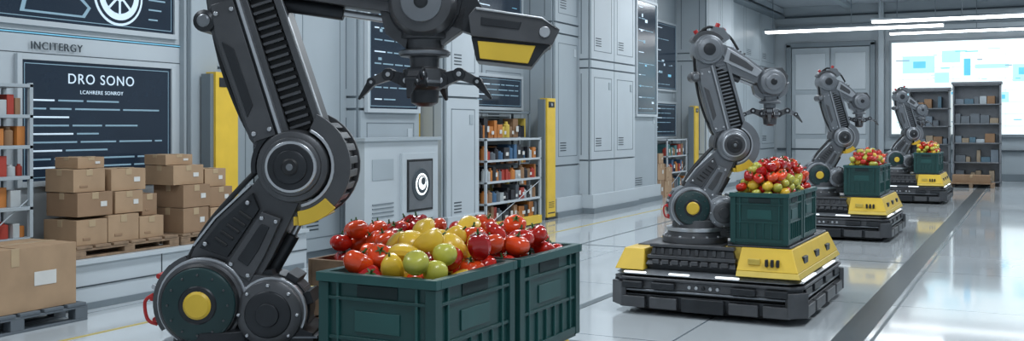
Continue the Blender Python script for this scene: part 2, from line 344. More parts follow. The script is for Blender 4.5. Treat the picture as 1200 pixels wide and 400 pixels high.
# ---------------- mobile platform ----------------
def make_platform(loc):
    root=empty('mobile_robot_platform',loc)
    b=B(); X=.80; Yh=.93
    def ring(x,y,c,z0,z1,m,x2=None,y2=None):
        x2=x if x2 is None else x2; y2=y if y2 is None else y2
        pts0=[(-x+c,-y),(x-c,-y),(x,-y+c),(x,y-c),(x-c,y),(-x+c,y),(-x,y-c),(-x,-y+c)]
        pts1=[(-x2+c,-y2),(x2-c,-y2),(x2,-y2+c),(x2,y2-c),(x2-c,y2),(-x2+c,y2),(-x2,y2-c),(-x2,-y2+c)]
        vs=[(p[0],p[1],z0) for p in pts0]+[(p[0],p[1],z1) for p in pts1]
        fs=[tuple(range(7,-1,-1)),tuple(range(8,16))]+[(i,(i+1)%8,8+(i+1)%8,8+i) for i in range(8)]
        b.add(vs,fs,m)
    ring(X-.12,Yh-.12,.08,.02,.10,BLK)
    ring(X-.04,Yh-.04,.10,.06,.17,GUN2,X,Yh)
    ring(X-.05,Yh-.05,.10,.17,.195,BLK)
    ring(X,Yh,.10,.195,.215,SIL)
    ring(X-.015,Yh-.015,.10,.215,.29,GUN)
    ring(X+.01,Yh+.01,.10,.29,.315,GUN)
    ring(X-.05,Yh-.05,.10,.315,.335,BLK)
    ring(X,Yh,.10,.335,.375,SIL,X-.05,Yh-.05)
    ring(X-.10,Yh-.10,.08,.375,.42,GUN2)
    for sgn in(-1,1):
        for (x0,x1) in((-.72,-.50),(-.46,-.22),(.22,.46),(.50,.72)):
            b.box(x0,x1,sgn*Yh-.03,sgn*Yh+.03,.06,.155,GUN)
            b.box(x0+.02,x1-.02,sgn*Yh-.04,sgn*Yh+.008,.225,.28,GUN2)
        b.box(-.18,.18,sgn*Yh-.03,sgn*Yh+.045,.05,.165,GUN2)
        for k in range(5): b.cyl((-.12+.06*k,sgn*(Yh+.0),.252),(-.12+.06*k,sgn*(Yh-.018),.252),.016,EDG if k!=2 else BLK,n=12)
        for (y0,y1) in((-.8,-.5),(-.44,-.05),(.05,.44),(.5,.8)):
            b.box(sgn*X-.03,sgn*X+.03,y0,y1,.06,.155,GUN)
            b.box(sgn*X-.04,sgn*X+.008,y0+.03,y1-.03,.225,.28,GUN2)
        for (sx) in(-1,1):
            ang=math.radians(45 if sx*sgn<0 else -45)
            b.rbox((sx*(X-.045),sgn*(Yh-.045),.165),(.19,.05,.20),Matrix.Rotation(ang,3,'Z'),GUN)
    for (x0,x1) in((-.70,-.50),(-.30,-.12),(.1,.30)):
        b.box(x0,x1,-Yh+.0,-Yh+.03,.345,.360,LED)
    for (y0,y1) in((-.8,-.3),(.1,.6)): b.box(X-.03,X-.0,y0,y1,.345,.360,LED)
    for sx in(-1,1):
        for sy in(-1,1):
            b.cyl((sx*.55-.04,sy*.68,.075),(sx*.55+.04,sy*.68,.075),.075,BLK,n=20)
    b.done('chassis',root,bev=.008)
    b=B()
    b.frust((-.52,.26,-.88,.30),(-.50,.24,-.84,.26),.42,.47,GUN2)
    b.box(-.51,.25,-.86,.28,.47,.50,GUN)
    b.frust((-.49,.24,-.84,.27),(-.47,.22,-.82,.24),.50,.57,GUN2)
    b.box(-.49,.13,-.84,.26,.57,.60,GUN)
    b.box(-.49,.24,-.85,-.79,.57,.595,GUN)
    for k in range(8): b.box(-.46+.085*k,-.40+.085*k,-.885,-.84,.43,.465,GUN)
    for k in range(9): b.box(-.47+.075*k,-.44+.075*k,-.845,-.82,.51,.56,GUN)
    b.box(-.52,.10,.34,.80,.42,.50,GUN)
    b.box(-.48,.02,.40,.72,.50,.56,GUN2)
    for k in range(6): b.box(-.46,0,.43+.045*k,.45+.045*k,.56,.567,SIL)
    b.done('pedestal_deck',root,bev=.006)
    b=B()
    b.frust((.27,.79,-.93,.92),(.27,.77,-.90,.90),.375,.42,YEL2)
    b.frust((.27,.77,-.90,.90),(.29,.70,-.80,.80),.42,.60,YEL)
    b.frust((.13,.27,-.78,.80),(.15,.29,-.78,.80),.42,.60,YEL2)
    b.frust((.16,.69,-.79,.79),(.17,.68,-.78,.78),.60,.62,GUN2)
    b.frust((-.78,-.52,-.93,.30),(-.72,-.54,-.84,.20),.375,.55,YEL)
    b.frust((-.78,-.54,.38,.92),(-.72,-.56,.44,.84),.375,.50,YEL)
    b.box(-.69,-.58,-.6,.0,.545,.56,GUN2)
    for k in range(3): b.box(.50+.045*k,.525+.045*k,-.895,-.86,.46,.52,GUN2)
    b.box(.36,.46,-.885,-.855,.47,.52,YEL2)
    for yy in(-.5,0,.5): b.box(.715,.755,yy-.08,yy+.08,.46,.52,GUN2)
    b.done('yellow_housing',root,bev=.015,seg=3)
    return root

# ---------------- crates ----------------
def make_crate(x0,x1,y0,y1,z0,z1):
    cx=(x0+x1)/2;cy=(y0+y1)/2;w=(x1-x0)/2-.015;d=(y1-y0)/2-.015;h=z1-z0
    b=B(); t=.012; i=.02
    w2=w-i;d2=d-i
    b.box(-w2+.013,w2-.013,-d2+.013,d2-.013,0,.02,CRATE)
    bands=((h-.035,h,.022,CRATE2),(h-.10,h-.088,.012,CRATE),(.02,.05,.012,CRATE),(h*.42,h*.42+.014,.009,CRATE))
    for s in(-1,1):
        xa,xb=sorted((s*w2,s*(w2-t))); b.box(xa,xb,-d2+t,d2-t,0,h-.036,CRATE)
        ya,yb=sorted((s*d2,s*(d2-t))); b.box(-w2,w2,ya,yb,0,h-.036,CRATE)
        for(zz0,zz1,e,mm)in bands:
            xa,xb=sorted((s*(w2-.0125),s*(w2+e))); b.box(xa,xb,-d2+.0125,d2-.0125,zz0,zz1,mm)
            ya,yb=sorted((s*(d2-.0125),s*(d2+e))); b.box(-w2-e,w2+e,ya,yb,zz0,zz1,mm)
        n=7
        for k in range(1,n):
            yy=-d2+2*d2*k/n
            xa,xb=sorted((s*w2,s*(w2+.011)))
            b.box(xa,xb,yy-.004,yy+.004,.05,h*.42,CRATE2)
            if k in(1,6): b.box(xa,xb,yy-.006,yy+.006,h*.42,h-.036,CRATE2)
            xx=-w2+2*w2*k/n
            ya,yb=sorted((s*d2,s*(d2+.011)))
            b.box(xx-.004,xx+.004,ya,yb,.05,h*.42,CRATE2)
            if k in(1,6): b.box(xx-.006,xx+.006,ya,yb,h*.42,h-.036,CRATE2)
        xa,xb=sorted((s*w2,s*(w2+.004))); b.box(xa,xb,-.10,.10,h-.085,h-.04,CRD)
        ya,yb=sorted((s*d2,s*(d2+.004))); b.box(-.09,.09,ya,yb,h-.085,h-.04,CRD)
        xa,xb=sorted((s*w2,s*(w2+.006))); b.box(xa,xb,-.11,.11,h*.5,h*.68,CRATE2)
        ya,yb=sorted((s*d2,s*(d2+.006))); b.box(-.10,.10,ya,yb,h*.5,h*.68,CRATE2)
        for s2 in(-1,1):
            xa,xb=sorted((s*(w2-.03),s*(w2+.0145)));ya,yb=sorted((s2*(d2-.03),s2*(d2+.0145)))
            b.box(xa,xb,ya,yb,0.015,h-.037,CRATE)
    return b.done('plastic_crate',loc=(cx,cy,z0),bev=.004)

# ---------------- produce ----------------
def fruit(b,c,r,kind,m):
    nu,nv=16,10
    ax=Vector((random.uniform(-.7,.7),random.uniform(-.9,.5),1)).normalized()
    if kind=='long': ax=Vector((random.uniform(-1,1),random.uniform(-.7,.7),random.uniform(-.1,.9))).normalized()
    u=ax.orthogonal().normalized();w=ax.cross(u);c=Vector(c);ph=random.uniform(0,6)
    sx={'tomato':1.04,'pepper':.95,'long':.80,'apple':.98}[kind]; sz={'tomato':.86,'pepper':1.12,'long':1.36,'apple':.92}[kind]
    lob={'tomato':(.045,5),'pepper':(.13,4),'long':(.12,3),'apple':(.0,1)}[kind]
    vs=[]
    for j in range(nv+1):
        th=math.pi*j/nv
        for i in range(nu):
            f=2*math.pi*i/nu
            rr=math.sin(th)*(1+lob[0]*math.cos(lob[1]*f+ph))
            if kind=='pepper': rr*=(1+.12*math.cos(th))
            if kind=='long': rr*=(1+.2*math.cos(th))
            z=math.cos(th)
            z-= (.22 if kind!='long' else .12)*max(0,math.cos(th))**6
            p=c+(u*math.cos(f)+w*math.sin(f))*rr*r*sx+ax*z*r*sz
            if kind=='long': p+=u*(.16*r*z*z)
            vs.append(tuple(p))
    fs=[(j*nu+i,j*nu+(i+1)%nu,(j+1)*nu+(i+1)%nu,(j+1)*nu+i) for j in range(nv) for i in range(nu)]
    b.add(vs,fs,m)
    top=c+ax*r*sz*.80
    if kind in('tomato','pepper','long'):
        b.cyl(top-ax*.01,top+ax*r*.40+u*r*.1,r*.10,LEAF,r*.07,n=6)
    if kind in('tomato','pepper'):
        vs=[];fs=[]
        for k in range(5):
            a=ph+2*math.pi*k/5; d=u*math.cos(a)+w*math.sin(a); e=u*math.cos(a+1.57)+w*math.sin(a+1.57)
            q=len(vs)
            vs+= [tuple(top+ax*r*.04-e*r*.08),tuple(top+ax*r*.04+e*r*.08),tuple(top+d*r*.26+ax*r*.12+e*r*.07),tuple(top+d*r*.5+ax*r*.06),tuple(top+d*r*.26+ax*r*.12-e*r*.07)]
            fs.append((q,q+1,q+2,q+3,q+4))
        b.add(vs,fs,LEAF)
def pile(x0,x1,y0,y1,rim,r,H,pick,seed=1,name='vegetable_pile',edge=0.0):
    """heap built by dropping fruit one after another onto those already placed"""
    random.seed(seed); b=B(); placed=[]; fails=0; D=1.84*r
    while fails<60 and len(placed)<420:
        best=None
        for t in range(10):
            x=random.uniform(x0+r*1.05,x1-r*1.05); y=random.uniform(y0+r*1.05,y1-r*1.05)
            z=rim-.13
            for (a,c,e) in placed:
                dd=(a-x)**2+(c-y)**2
                if dd<D*D: z=max(z,e+math.sqrt(D*D-dd))
            nx=2*(x-x0)/(x1-x0)-1; ny=2*(y-y0)/(y1-y0)-1
            cap=rim-.012+edge+H*math.sqrt(max(0,1-abs(nx)**2.4))*math.sqrt(max(0,1-abs(ny)**4))
            if z<=cap and (best is None or z<best[2]): best=(x,y,z)
        if best is None: fails+=1; continue
        placed.append(best)
    for (x,y,z) in placed:
        kind,m=pick((x-x0)/(x1-x0),(y-y0)/(y1-y0),(z-rim)/max(H,.01))
        fruit(b,(x,y,z),r*random.uniform(.92,1.08),kind,m)
    return b.done(name)
def pickA(fx,fy,l):
    # a sack of yellow peppers was tipped in diagonally from the front corner
    q=fx*.74+fy
    if fy<.20 and fx>.62 and l<.7: return random.choice([('apple',APG),('apple',APG),('apple',APG),('tomato',TOM2)])
    if .36<q<.92 and fy<.60: return random.choice([('long',PEPY)]*11+[('tomato',TOM)])
    return random.choice([('tomato',TOM),('tomato',TOM2),('pepper',PEPR),('tomato',TOM),('tomato',TOM2),('tomato',TOM2)])
def pickB(fx,fy,l):
    if l<.45 and (fy<.8): return random.choice([('apple',APG),('apple',APG),('apple',PEPY),('apple',APG),('tomato',TOM)])
    return random.choice([('tomato',TOM),('tomato',TOM2),('pepper',PEPR),('tomato',TOM),('apple',APG) if fx<.5 else ('tomato',TOM2)])
def pickC(fx,fy,l):
    return random.choice([('tomato',TOM),('tomato',TOM2),('apple',APG),('apple',APG),('tomato',TOM),('apple',PEPY)])
def pickR(a,c,l): return random.choice([('tomato',TOM),('tomato',TOM2),('pepper',PEPR),('tomato',TOM2)])

YAW=math.radians(27)
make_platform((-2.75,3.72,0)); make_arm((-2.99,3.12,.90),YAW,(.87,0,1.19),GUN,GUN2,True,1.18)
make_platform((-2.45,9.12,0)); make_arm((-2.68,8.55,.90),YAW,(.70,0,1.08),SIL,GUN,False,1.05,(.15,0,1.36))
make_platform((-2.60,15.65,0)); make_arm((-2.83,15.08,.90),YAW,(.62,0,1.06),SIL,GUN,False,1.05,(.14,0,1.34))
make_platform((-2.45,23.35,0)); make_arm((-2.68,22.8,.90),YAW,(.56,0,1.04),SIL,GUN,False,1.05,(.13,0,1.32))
cr=[(-2.435,3.06,.56,.66,pickA,.125,.053,.005),(-2.28,8.31,.52,.60,pickB,.26,.044,0),(-2.43,14.84,.52,.60,pickC,.22,.045,0),(-2.28,22.54,.52,.60,pickC,.22,.047,0)]
for i,(x,y,sx,sy,pk,H,r,ed) in enumerate(cr):
    for k in(0,1):
        make_crate(x,x+sx,y+k*(sy+.005),y+sy+k*(sy+.005),.62,1.05)
    pile(x+.04,x+sx-.04,y+.04,y+2*sy-.035,1.05,r,H,pk,seed=5+i,edge=ed)
b=B()
for (a0,a1,c0,c1) in((-2.88,-2.86,3.60,4.3),(-2.47,-2.45,3.60,4.3),(-2.86,-2.47,3.60,3.62),(-2.86,-2.47,4.28,4.3)):
    for k in range(3): b.box(a0,a1,c0,c1,.63+k*.13,.75+k*.13,WOOD)
b.box(-2.88,-2.45,3.60,4.3,.622,.64,WOOD)
b.done('wooden_produce_box',bev=.003)
pile(-2.855,-2.475,3.625,4.275,1.01,.050,.13,pickR,seed=21,edge=.03)

# ---------------- room shell ----------------
def floor_mat():
    m=bpy.data.materials.new('polished_epoxy_floor'); m.use_nodes=True; nt=m.node_tree; p=nt.nodes['Principled BSDF']
    tc=nt.nodes.new('ShaderNodeTexCoord'); br=nt.nodes.new('ShaderNodeTexBrick')
    br.offset=0; br.inputs['Scale'].default_value=1; br.inputs['Brick Width'].default_value=2.4; br.inputs['Row Height'].default_value=2.4
    br.inputs['Mortar Size'].default_value=.010; br.inputs['Mortar Smooth'].default_value=.2
    br.inputs['Color1'].default_value=(.62,.67,.70,1); br.inputs['Color2'].default_value=(.66,.71,.74,1); br.inputs['Mortar'].default_value=(.22,.27,.31,1)
    nt.links.new(tc.outputs['Object'],br.inputs['Vector'])
    nz=nt.nodes.new('ShaderNodeTexNoise'); nz.inputs['Scale'].default_value=.7; nz.inputs['Detail'].default_value=6
    nt.links.new(tc.outputs['Object'],nz.inputs['Vector'])
    mx=nt.nodes.new('ShaderNodeMixRGB'); mx.blend_type='MULTIPLY'; mx.inputs['Fac'].default_value=.2
    nt.links.new(br.outputs['Color'],mx.inputs['Color1']); nt.links.new(nz.outputs['Fac'],mx.inputs['Color2'])
    nt.links.new(mx.outputs['Color'],p.inputs['Base Color'])
    mr=nt.nodes.new('ShaderNodeMapRange'); mr.inputs['To Min'].default_value=.05; mr.inputs['To Max'].default_value=.18
    nt.links.new(nz.outputs['Fac'],mr.inputs['Value']); nt.links.new(mr.outputs['Result'],p.inputs['Roughness'])
    p.inputs['Coat Weight'].default_value=.6; p.inputs['Coat Roughness'].default_value=.05
    return m
FL=floor_mat()
b=B(); b.box(-8.3,6.3,-3,33.3,-.2,0,FL); b.done('floor')
b=B(); b.box(-8.3,6.3,-3,33.3,5.4,5.6,CEIL); b.done('ceiling')
STR=mat('floor_stripe_dark',(0.045,0.06,0.07),0.3); YLN=mat('floor_line_yellow',(0.5,0.4,0.12),0.4); STL=mat('floor_stripe_grey',(0.12,0.15,0.17),0.3)
b=B(); b.box(-1.36,-1.14,-2,32.9,0,.003,STR); b.box(-1.10,-1.075,-2,32.9,0,.003,STL)
b.box(-3.62,-3.54,-2,32.9,0,.003,STL); b.box(-5.5,-5.46,-2,32.9,0,.002,STL)
for yy in(6.9,12.6,19.4,26): b.box(-5.46,-3.62,yy,yy+.05,0,.002,STL); b.box(-3.54,-1.36,yy,yy+.05,0,.002,STL)
b.box(-6.46,-6.42,-2,32.9,0,.003,YLN)
b.done('floor_marking_lines')
b=B(); b.box(-8.3,-8.1,-3,33.3,0,5.4,WALLD)
b.done('wall_left')
b=B(); b.box(-8.1,6.1,33,33.3,0,5.4,WALL); b.done('wall_back')
b=B()  # unseen side wall, its window openings added to let world light in
b.box(6.1,6.3,-3,33.3,0,1.0,WALL); b.box(6.1,6.3,-3,33.3,4.4,5.4,WALL)
yy=-3
while yy<33.3:
    b.box(6.1,6.3,yy,min(yy+1.2,33.3),1.0,4.4,WALL); yy+=5.0
b.done('wall_right')
b=B(); b.box(-8.08,-7.95,9.2,33,0,.18,WALLD); b.done('baseboard_left',bev=.01)
b=B(); b.box(-7.9,6.1,32.92,33,0,.2,WALLD); b.done('baseboard_back',bev=.01)

b=B()
b.box(-8.1,-7.34,5.98,9.15,0,.40,WALL2); b.box(-8.1,-7.30,5.96,9.15,.40,.44,WALL2)
b.box(-7.345,-7.33,6.0,9.1,.0,.06,WALLD)
b.box(-7.342,-7.33,6.0,9.15,.20,.212,SEAM)
for yy in(7.0,8.0): b.box(-7.342,-7.335,yy,yy+.012,.06,.40,SEAM)
b.done('raised_wall_ledge',bev=.008)

def plates(b,x,y0,y1,z0,z1,m,gap=.03,cols=1,rows=(1,),t=.035):
    tot=sum(rows); z=z0
    for r in rows:
        h=(z1-z0)*r/tot
        for c in range(cols):
            a=y0+(y1-y0)*c/cols; e=y0+(y1-y0)*(c+1)/cols
            b.box(x-.01,x+t,a+gap/2,e-gap/2,z+gap/2,z+h-gap/2,m)
            if h>1.1 and (e-a)>.6:
                ya,yb,za,zb=a+.14,e-.14,z+.16,z+h-.16
                for (q0,q1,w0,w1) in((ya,yb,za,za+.014),(ya,yb,zb-.014,zb),(ya,ya+.014,za,zb),(yb-.014,yb,za,zb)):
                    b.box(x+t-.002,x+t+.004,q0,q1,w0,w1,WALLD)
                for k in range(4): b.box(x+t-.002,x+t+.006,ya+.08,ya+.08+(yb-ya)*.3,za+.1+k*.045,za+.115+k*.045,SEAM)
                b.box(x+t-.002,x+t+.012,yb-.16,yb-.06,zb-.22,zb-.08,WALL2 if m is WALL else WALL)
        z+=h
def column(x,y0,y1,rows=(1.2,.25,2.2,.2,1.4),cols=1,plinth=True,m=WALL):
    b=B(); b.box(-8.1,x,y0,y1,0,5.4,WALLD)
    plates(b,x,y0,y1,.12,5.38,m,rows=rows,cols=cols)
    tot=sum(rows);z=.12
    for r in rows:
        h=(5.26)*r/tot; b.box(-8.08,x-.02,y0-.03,y0+.01,z+.015,z+h-.015,m)
        if h>1.1 and x>-7.6:
            b.box(-7.95,-7.93,y0-.034,y0-.028,z+.1,z+h-.1,WALLD); b.box(x-.16,x-.14,y0-.034,y0-.028,z+.1,z+h-.1,WALLD)
        z+=h
    if plinth:
        b.box(-8.1,x+.10,y0-.06,y1+.04,0,.34,WALL2); b.box(-8.1,x+.13,y0-.08,y1+.06,.0,.10,WALLD)
    return b.done('wall_column',bev=.012)
column(-7.98,7.98,8.4,rows=(1,3,.3,2),plinth=False)
column(-7.55,9.15,10.15,rows=(1.3,2.6,.15,1.4),cols=1,m=WALL,plinth=False)
column(-7.36,10.15,11.5,rows=(1.7,.15,1.5,.15,1.8),m=WALL,plinth=False)
column(-7.28,12.05,13.0,rows=(1.9,.2,3.2),m=WALL2)
column(-7.50,16.1,17.2,rows=(.8,2.4,.2,2),m=WALL)
column(-7.28,17.2,19.5,rows=(.8,1.6,.15,2.4),cols=2,m=WALL2)
column(-7.36,19.5,21.1,rows=(1.8,.15,3),m=WALL)
column(-7.32,24.7,27.2,rows=(.8,2.4,.2,2),cols=2,m=WALL2)
column(-7.5,27.2,32.9,rows=(.8,2.4,.2,2),cols=3,m=WALL)
b=B()
plates(b,-8.1,8.4,9.1,.44,5.38,WALL,rows=(1.5,.2,2.4),cols=1)
plates(b,-8.1,11.5,12.05,.12,5.38,WALL,rows=(1.5,.2,2.4))
plates(b,-8.1,13.0,16.1,.2,5.38,WALL,rows=(1.2,1.2,.2,2.4),cols=2)
plates(b,-8.1,21.1,24.7,.2,5.38,WALL,rows=(1.2,1.2,.2,2.4),cols=2)
plates(b,-8.1,2.0,5.2,.1,5.38,WALL,rows=(1.2,1.2,.2,2.4),cols=2)
b.box(-8.11,-8.07,5.2,7.96,.44,2.43,WALL2); b.box(-8.11,-8.07,5.2,7.96,2.46,5.38,WALL2)
b.box(-8.07,-8.06,5.2,7.95,2.44,2.45,CYA); b.box(-8.07,-8.064,5.2,7.95,2.262,2.268,SEAM)
b.done('trim_1',bev=.01)
b=B()
b.box(-8.1,-7.15,9.15,33,5.05,5.12,WALLD); b.box(-8.1,-7.2,9.15,33,5.2,5.38,WALL)
b.done('trim_2',bev=.01)

def text(s,loc,size,m,parent=None,rot=(math.pi/2,0,math.pi/2),name='lettering',ext=.002):
    c=bpy.data.curves.new(name,'FONT'); c.body=s; c.size=size; c.extrude=ext; c.align_x='CENTER'; c.space_character=1.15
    o=bpy.data.objects.new(name,c); S.collection.objects.link(o); o.rotation_euler=rot; o.location=loc
    c.materials.append(m)
    if parent: o.parent=parent
    return o
def display(x,y0,y1,z0,z1,lines=6,title=None,fr=WALL2,seed=1,graph=False):
    rnd=random.Random(seed)
    root=empty('wall_display_screen',(x,(y0+y1)/2,(z0+z1)/2)); cy=(y0+y1)/2;cz=(z0+z1)/2
    w=(y1-y0)/2;h=(z1-z0)/2; b=B(); f=.05
    b.box(-.02,.035,-w-f,-w,-h-f,h+f,fr); b.box(-.02,.035,w,w+f,-h-f,h+f,fr); b.box(-.02,.035,-w,w,h,h+f,fr); b.box(-.02,.035,-w,w,-h-f,-h,fr)
    b.box(-.02,.015,-w,w,-h,h,SCR)
    b.box(.015,.018,-w+.03,w-.03,h-.035,h-.028,TXT2); b.box(.015,.018,-w+.03,w-.03,-h+.028,-h+.035,TXT2)
    b.box(.015,.018,-w+.03,-w+.036,-h+.03,h-.03,TXT2); b.box(.015,.018,w-.036,w-.03,-h+.03,h-.03,TXT2)
    top=h-(.36 if title else .12)
    if graph:
        for k in range(7):
            bx=-w+.12+rnd.random()*(2*w-.4); bz=-h+.1+rnd.random()*(2*h-.35); ww=rnd.uniform(.08,.3)*w;hh=rnd.uniform(.01,.08)*h
            b.box(.015,.0175,bx,bx+ww,bz,bz+hh,rnd.choice([TXT,TXT2,TXT2,CYA]))
    for k in range(lines):
        z=top-(top+h-.12)*k/max(1,lines-1)
        a=-w+.12; n=0
        while a<w-.2:
            l=rnd.uniform(.15,.6)*w; l=min(l,w-.12-a); b.box(.015,.018,a,a+l,z-.010,z+.006,TXT if (n==0 and k%2==0) else TXT2); a+=l+.04; n+=1
            if rnd.random()<.2: break
    b.done('panel',root,bev=.004)
    if title: text(title,(.02,.0,h-.2),.135,TXT,root)
    return root
d1=display(-8.06,6.04,7.80,1.10,2.2,lines=9,title='DRO SONO',seed=3)
text('LCAHRERE SONROY',(.02,0,.255),.05,TXT,d1)
d0=display(-8.06,5.3,7.84,2.56,4.3,lines=0,seed=4)
b=B(); wy,wz=.55,-.54
b.lathe((.018,wy,wz),(1,0,0),[(0,.30),(.004,.30)],TXT,40); b.lathe((.023,wy,wz),(1,0,0),[(0,.275),(.003,.275)],SCR,40)
b.lathe((.027,wy,wz),(1,0,0),[(0,.245),(.003,.245)],TXT,40); b.lathe((.031,wy,wz),(1,0,0),[(0,.18),(.003,.18)],SCR,40)
for k in range(8):
    a=k*math.pi/4; b.rbox((.036,wy+.10*math.cos(a),wz+.10*math.sin(a)),(.003,.17,.024),Matrix.Rotation(a,3,'X'),TXT)
b.lathe((.034,wy,wz),(1,0,0),[(0,.06),(.005,.06)],TXT,24)
for k in range(7): b.box(.018,.021,-1.1,-1.1+.25+.07*(k%3),-.80+k*.06,-.79+k*.06,TXT2)
for k in range(5): b.box(.018,.021,.93,1.05+.05*(k%3),-.75+k*.1,-.735+k*.1,TXT2)
b.add([(.019,-.55,-.80),(.019,.15,-.80),(.019,.22,-.70),(.019,.05,-.55),(.019,-.25,-.50),(.019,-.5,-.62)],[(0,1,2,3,4,5)],TXT2)
b.add([(.021,-.50,-.78),(.021,.12,-.78),(.021,.18,-.70),(.021,.02,-.58),(.021,-.24,-.535),(.021,-.46,-.63)],[(0,1,2,3,4,5)],SCR)
b.done('wheel_graphic',d0)
text('INCITERGY',(-8.05,6.42,2.30),.10,SEAM,None,name='wall_sign_lettering',ext=.004)
display(-7.30,10.28,11.38,1.82,3.25,lines=9,seed=5,graph=True)
display(-8.04,14.2,15.9,1.92,2.42,lines=4,seed=6)
display(-8.04,14.2,15.9,3.0,4.2,lines=5,seed=7,graph=True)
display(-7.30,19.7,20.9,1.85,4.2,lines=10,seed=8,graph=True)
display(-8.04,22.9,24.5,2.5,4.1,lines=6,seed=9,graph=True)
display(-8.04,22.9,24.5,1.35,2.15,lines=6,seed=10)

def post(x,y0,y1,z0,z1,d=.14):
    b=B(); b.box(x-d,x,y0,y1,z0,z1,YEL); b.box(x-d-.02,x-.03,y0-.05,y0,z0,z1-.02,WALLD)
    b.box(x,x+.006,y0+.05,y1-.05,z1-.16,z1-.06,GUN2); b.cyl((x,(y0+y1)/2,z1-.11),(x+.014,(y0+y1)/2,z1-.11),.03,EDG,n=16)
    b.box(x,x+.004,y0+.03,y1-.03,z0+.1,z0+.12,GUN2)
    for k in range(4): b.box(x,x+.004,y0+.06,y1-.06,z0+.2+k*.03,z0+.21+k*.03,GUN2)
    b.box(x-d-.02,x+.02,y0-.02,y1+.02,z0-.0,z0+.04,GUN2)
    return b.done('yellow_safety_post',bev=.012)
post(-7.76,8.16,8.50,.441,2.18)
post(-7.40,15.65,15.98,.0,2.08)
post(-7.62,11.72,11.98,.0,2.1)
post(-7.45,24.25,24.55,.0,2.1)

# kiosk device
ko=-.38
b=B()
b.box(-7.30,-7.02,10.2+ko,11.85+ko,.34,1.42,WALL2); b.box(-7.30,-6.98,10.15+ko,11.9+ko,1.42,1.46,WALL); b.box(-7.28,-7.06,10.3+ko,11.75+ko,0,.34,WALLD)
b.box(-7.03,-6.985,10.95+ko,11.75+ko,.42,1.26,WALL2)
b.box(-6.99,-6.975,11.05+ko,11.65+ko,.52,1.18,GUN2)
b.box(-6.976,-6.968,11.08+ko,11.62+ko,.55,1.15,SIL)
c0=11.35+ko
b.lathe((-6.968,c0,.86),(1,0,0),[(0,.21),(.012,.20)],SEAM,32); b.lathe((-6.956,c0,.86),(1,0,0),[(0,.14),(.006,.14)],LED,32)
b.lathe((-6.950,c0,.86),(1,0,0),[(0,.115),(.004,.115)],SEAM,32); b.lathe((-6.946,c0,.875),(1,0,0),[(0,.085),(.004,.085)],LED,24); b.lathe((-6.941,c0+.015,.90),(1,0,0),[(0,.05),(.003,.05)],SEAM,24)
b.box(-7.02,-7.012,10.35+ko,10.8+ko,.95,1.2,WALL)
for k in range(4): b.box(-7.02,-7.01,10.35+ko,10.8+ko,.5+.05*k,.515+.05*k,WALLD)
b.done('charging_kiosk',bev=.02,seg=3)

# ---------------- shelves / boxes ----------------
GC=[mat('goods_red',(.36,.04,.025),.5),mat('goods_orange',(.5,.18,.04),.5),mat('goods_black',(.02,.02,.025),.4),mat('goods_white',(.4,.43,.44),.5),mat('goods_blue',(.05,.12,.22),.5),mat('goods_brown',(.26,.15,.08),.7),mat('goods_teal',(.04,.14,.15),.5),YEL2,mat('goods_grey',(.12,.14,.16),.5)]
def shelf(x0,x1,y0,y1,z1,lv,frame_m,face='x',pal=None,base=None,seed=1,name='storage_shelf',solid=False,wm=.2):
    rnd=random.Random(seed); pal=pal or GC
    b=B(); p=.035
    if solid:
        for xx in((x0,x0+.04),(x1-.04,x1)): b.box(xx[0],xx[1],y0,y1,0,z1,frame_m)
        b.box(x0,x1,y1-.03,y1,0,z1,frame_m); b.box(x0-.03,x1+.03,y0-.02,y1,z1,z1+.06,frame_m)
    else:
        for xx in(x0,x1-p):
            for yy in(y0,y1-p): b.box(xx,xx+p,yy,yy+p,0,z1,frame_m)
        b.tube([(x1-.02,y0+.02,.1),(x1-.02,y1-.02,z1*.5)],.006,frame_m,sub=1)
    for k in range(lv):
        z=.1+(z1-.14)*k/(lv-1); b.box(x0,x1,y0,y1,z,z+.03,base if (base and k==0) else frame_m)
        if base and k==0: b.box(x0,x1+.01,y0,y1,.02,z+.05,base)
        if k==lv-1: break
        hmax=(z1-.14)/(lv-1)-.07
        zt=z+.03+(.02 if base and k==0 else 0)
        if face=='x':
            a=y0+.05
            while a<y1-.08:
                w=rnd.uniform(.05,wm); w=min(w,y1-.04-a); hh=rnd.uniform(.5,.95)*hmax; m=rnd.choice(pal)
                if rnd.random()<.35:
                    r=min(w,.12)/2; b.lathe((x1-.1,a+r,zt),(0,0,1),[(0,r),(hh*.75,r),(hh*.82,r*.5),(hh*.95,r*.5)],m,14)
                    a+=2*r+.015
                else:
                    b.box(x0+.08,x1-.04-rnd.random()*.05,a,a+w,zt,zt+hh,m)
                    if w>.1: b.box(x1-.045,x1-.038,a+w*.25,a+w*.75,zt+hh*.3,zt+hh*.6,LAB)
                    a+=w+.01
        else:
            a=x0+.06
            while a<x1-.15:
                w=rnd.uniform(.08,.25); w=min(w,x1-.06-a); hh=rnd.uniform(.2,.75)*hmax; m=rnd.choice(pal)
                b.box(a,a+w,y0+.05+rnd.random()*.06,y1-.06,zt,zt+hh,m); a+=w+.015
                if rnd.random()<.25: a+=.15
    return b.done(name,bev=.003)
shelf(-8.0,-7.62,4.6,5.84,1.97,8,WALL,seed=22,pal=[GC[0],GC[1],GC[2],GC[5],GC[8],GC[1],GC[3]],wm=.13)
shelf(-7.62,-7.2,13.12,15.0,1.42,5,WALL2,base=YEL,seed=3,pal=[GC[2],GC[8],GC[4],GC[0],GC[1],GC[3],GC[2],GC[5]])
shelf(-8.0,-7.65,13.3,15.5,1.85,5,WALLD,seed=13,pal=[GC[1],GC[2],GC[5],YEL2])
shelf(-8.0,-7.6,22.6,24.1,1.3,4,WALL2,seed=4)
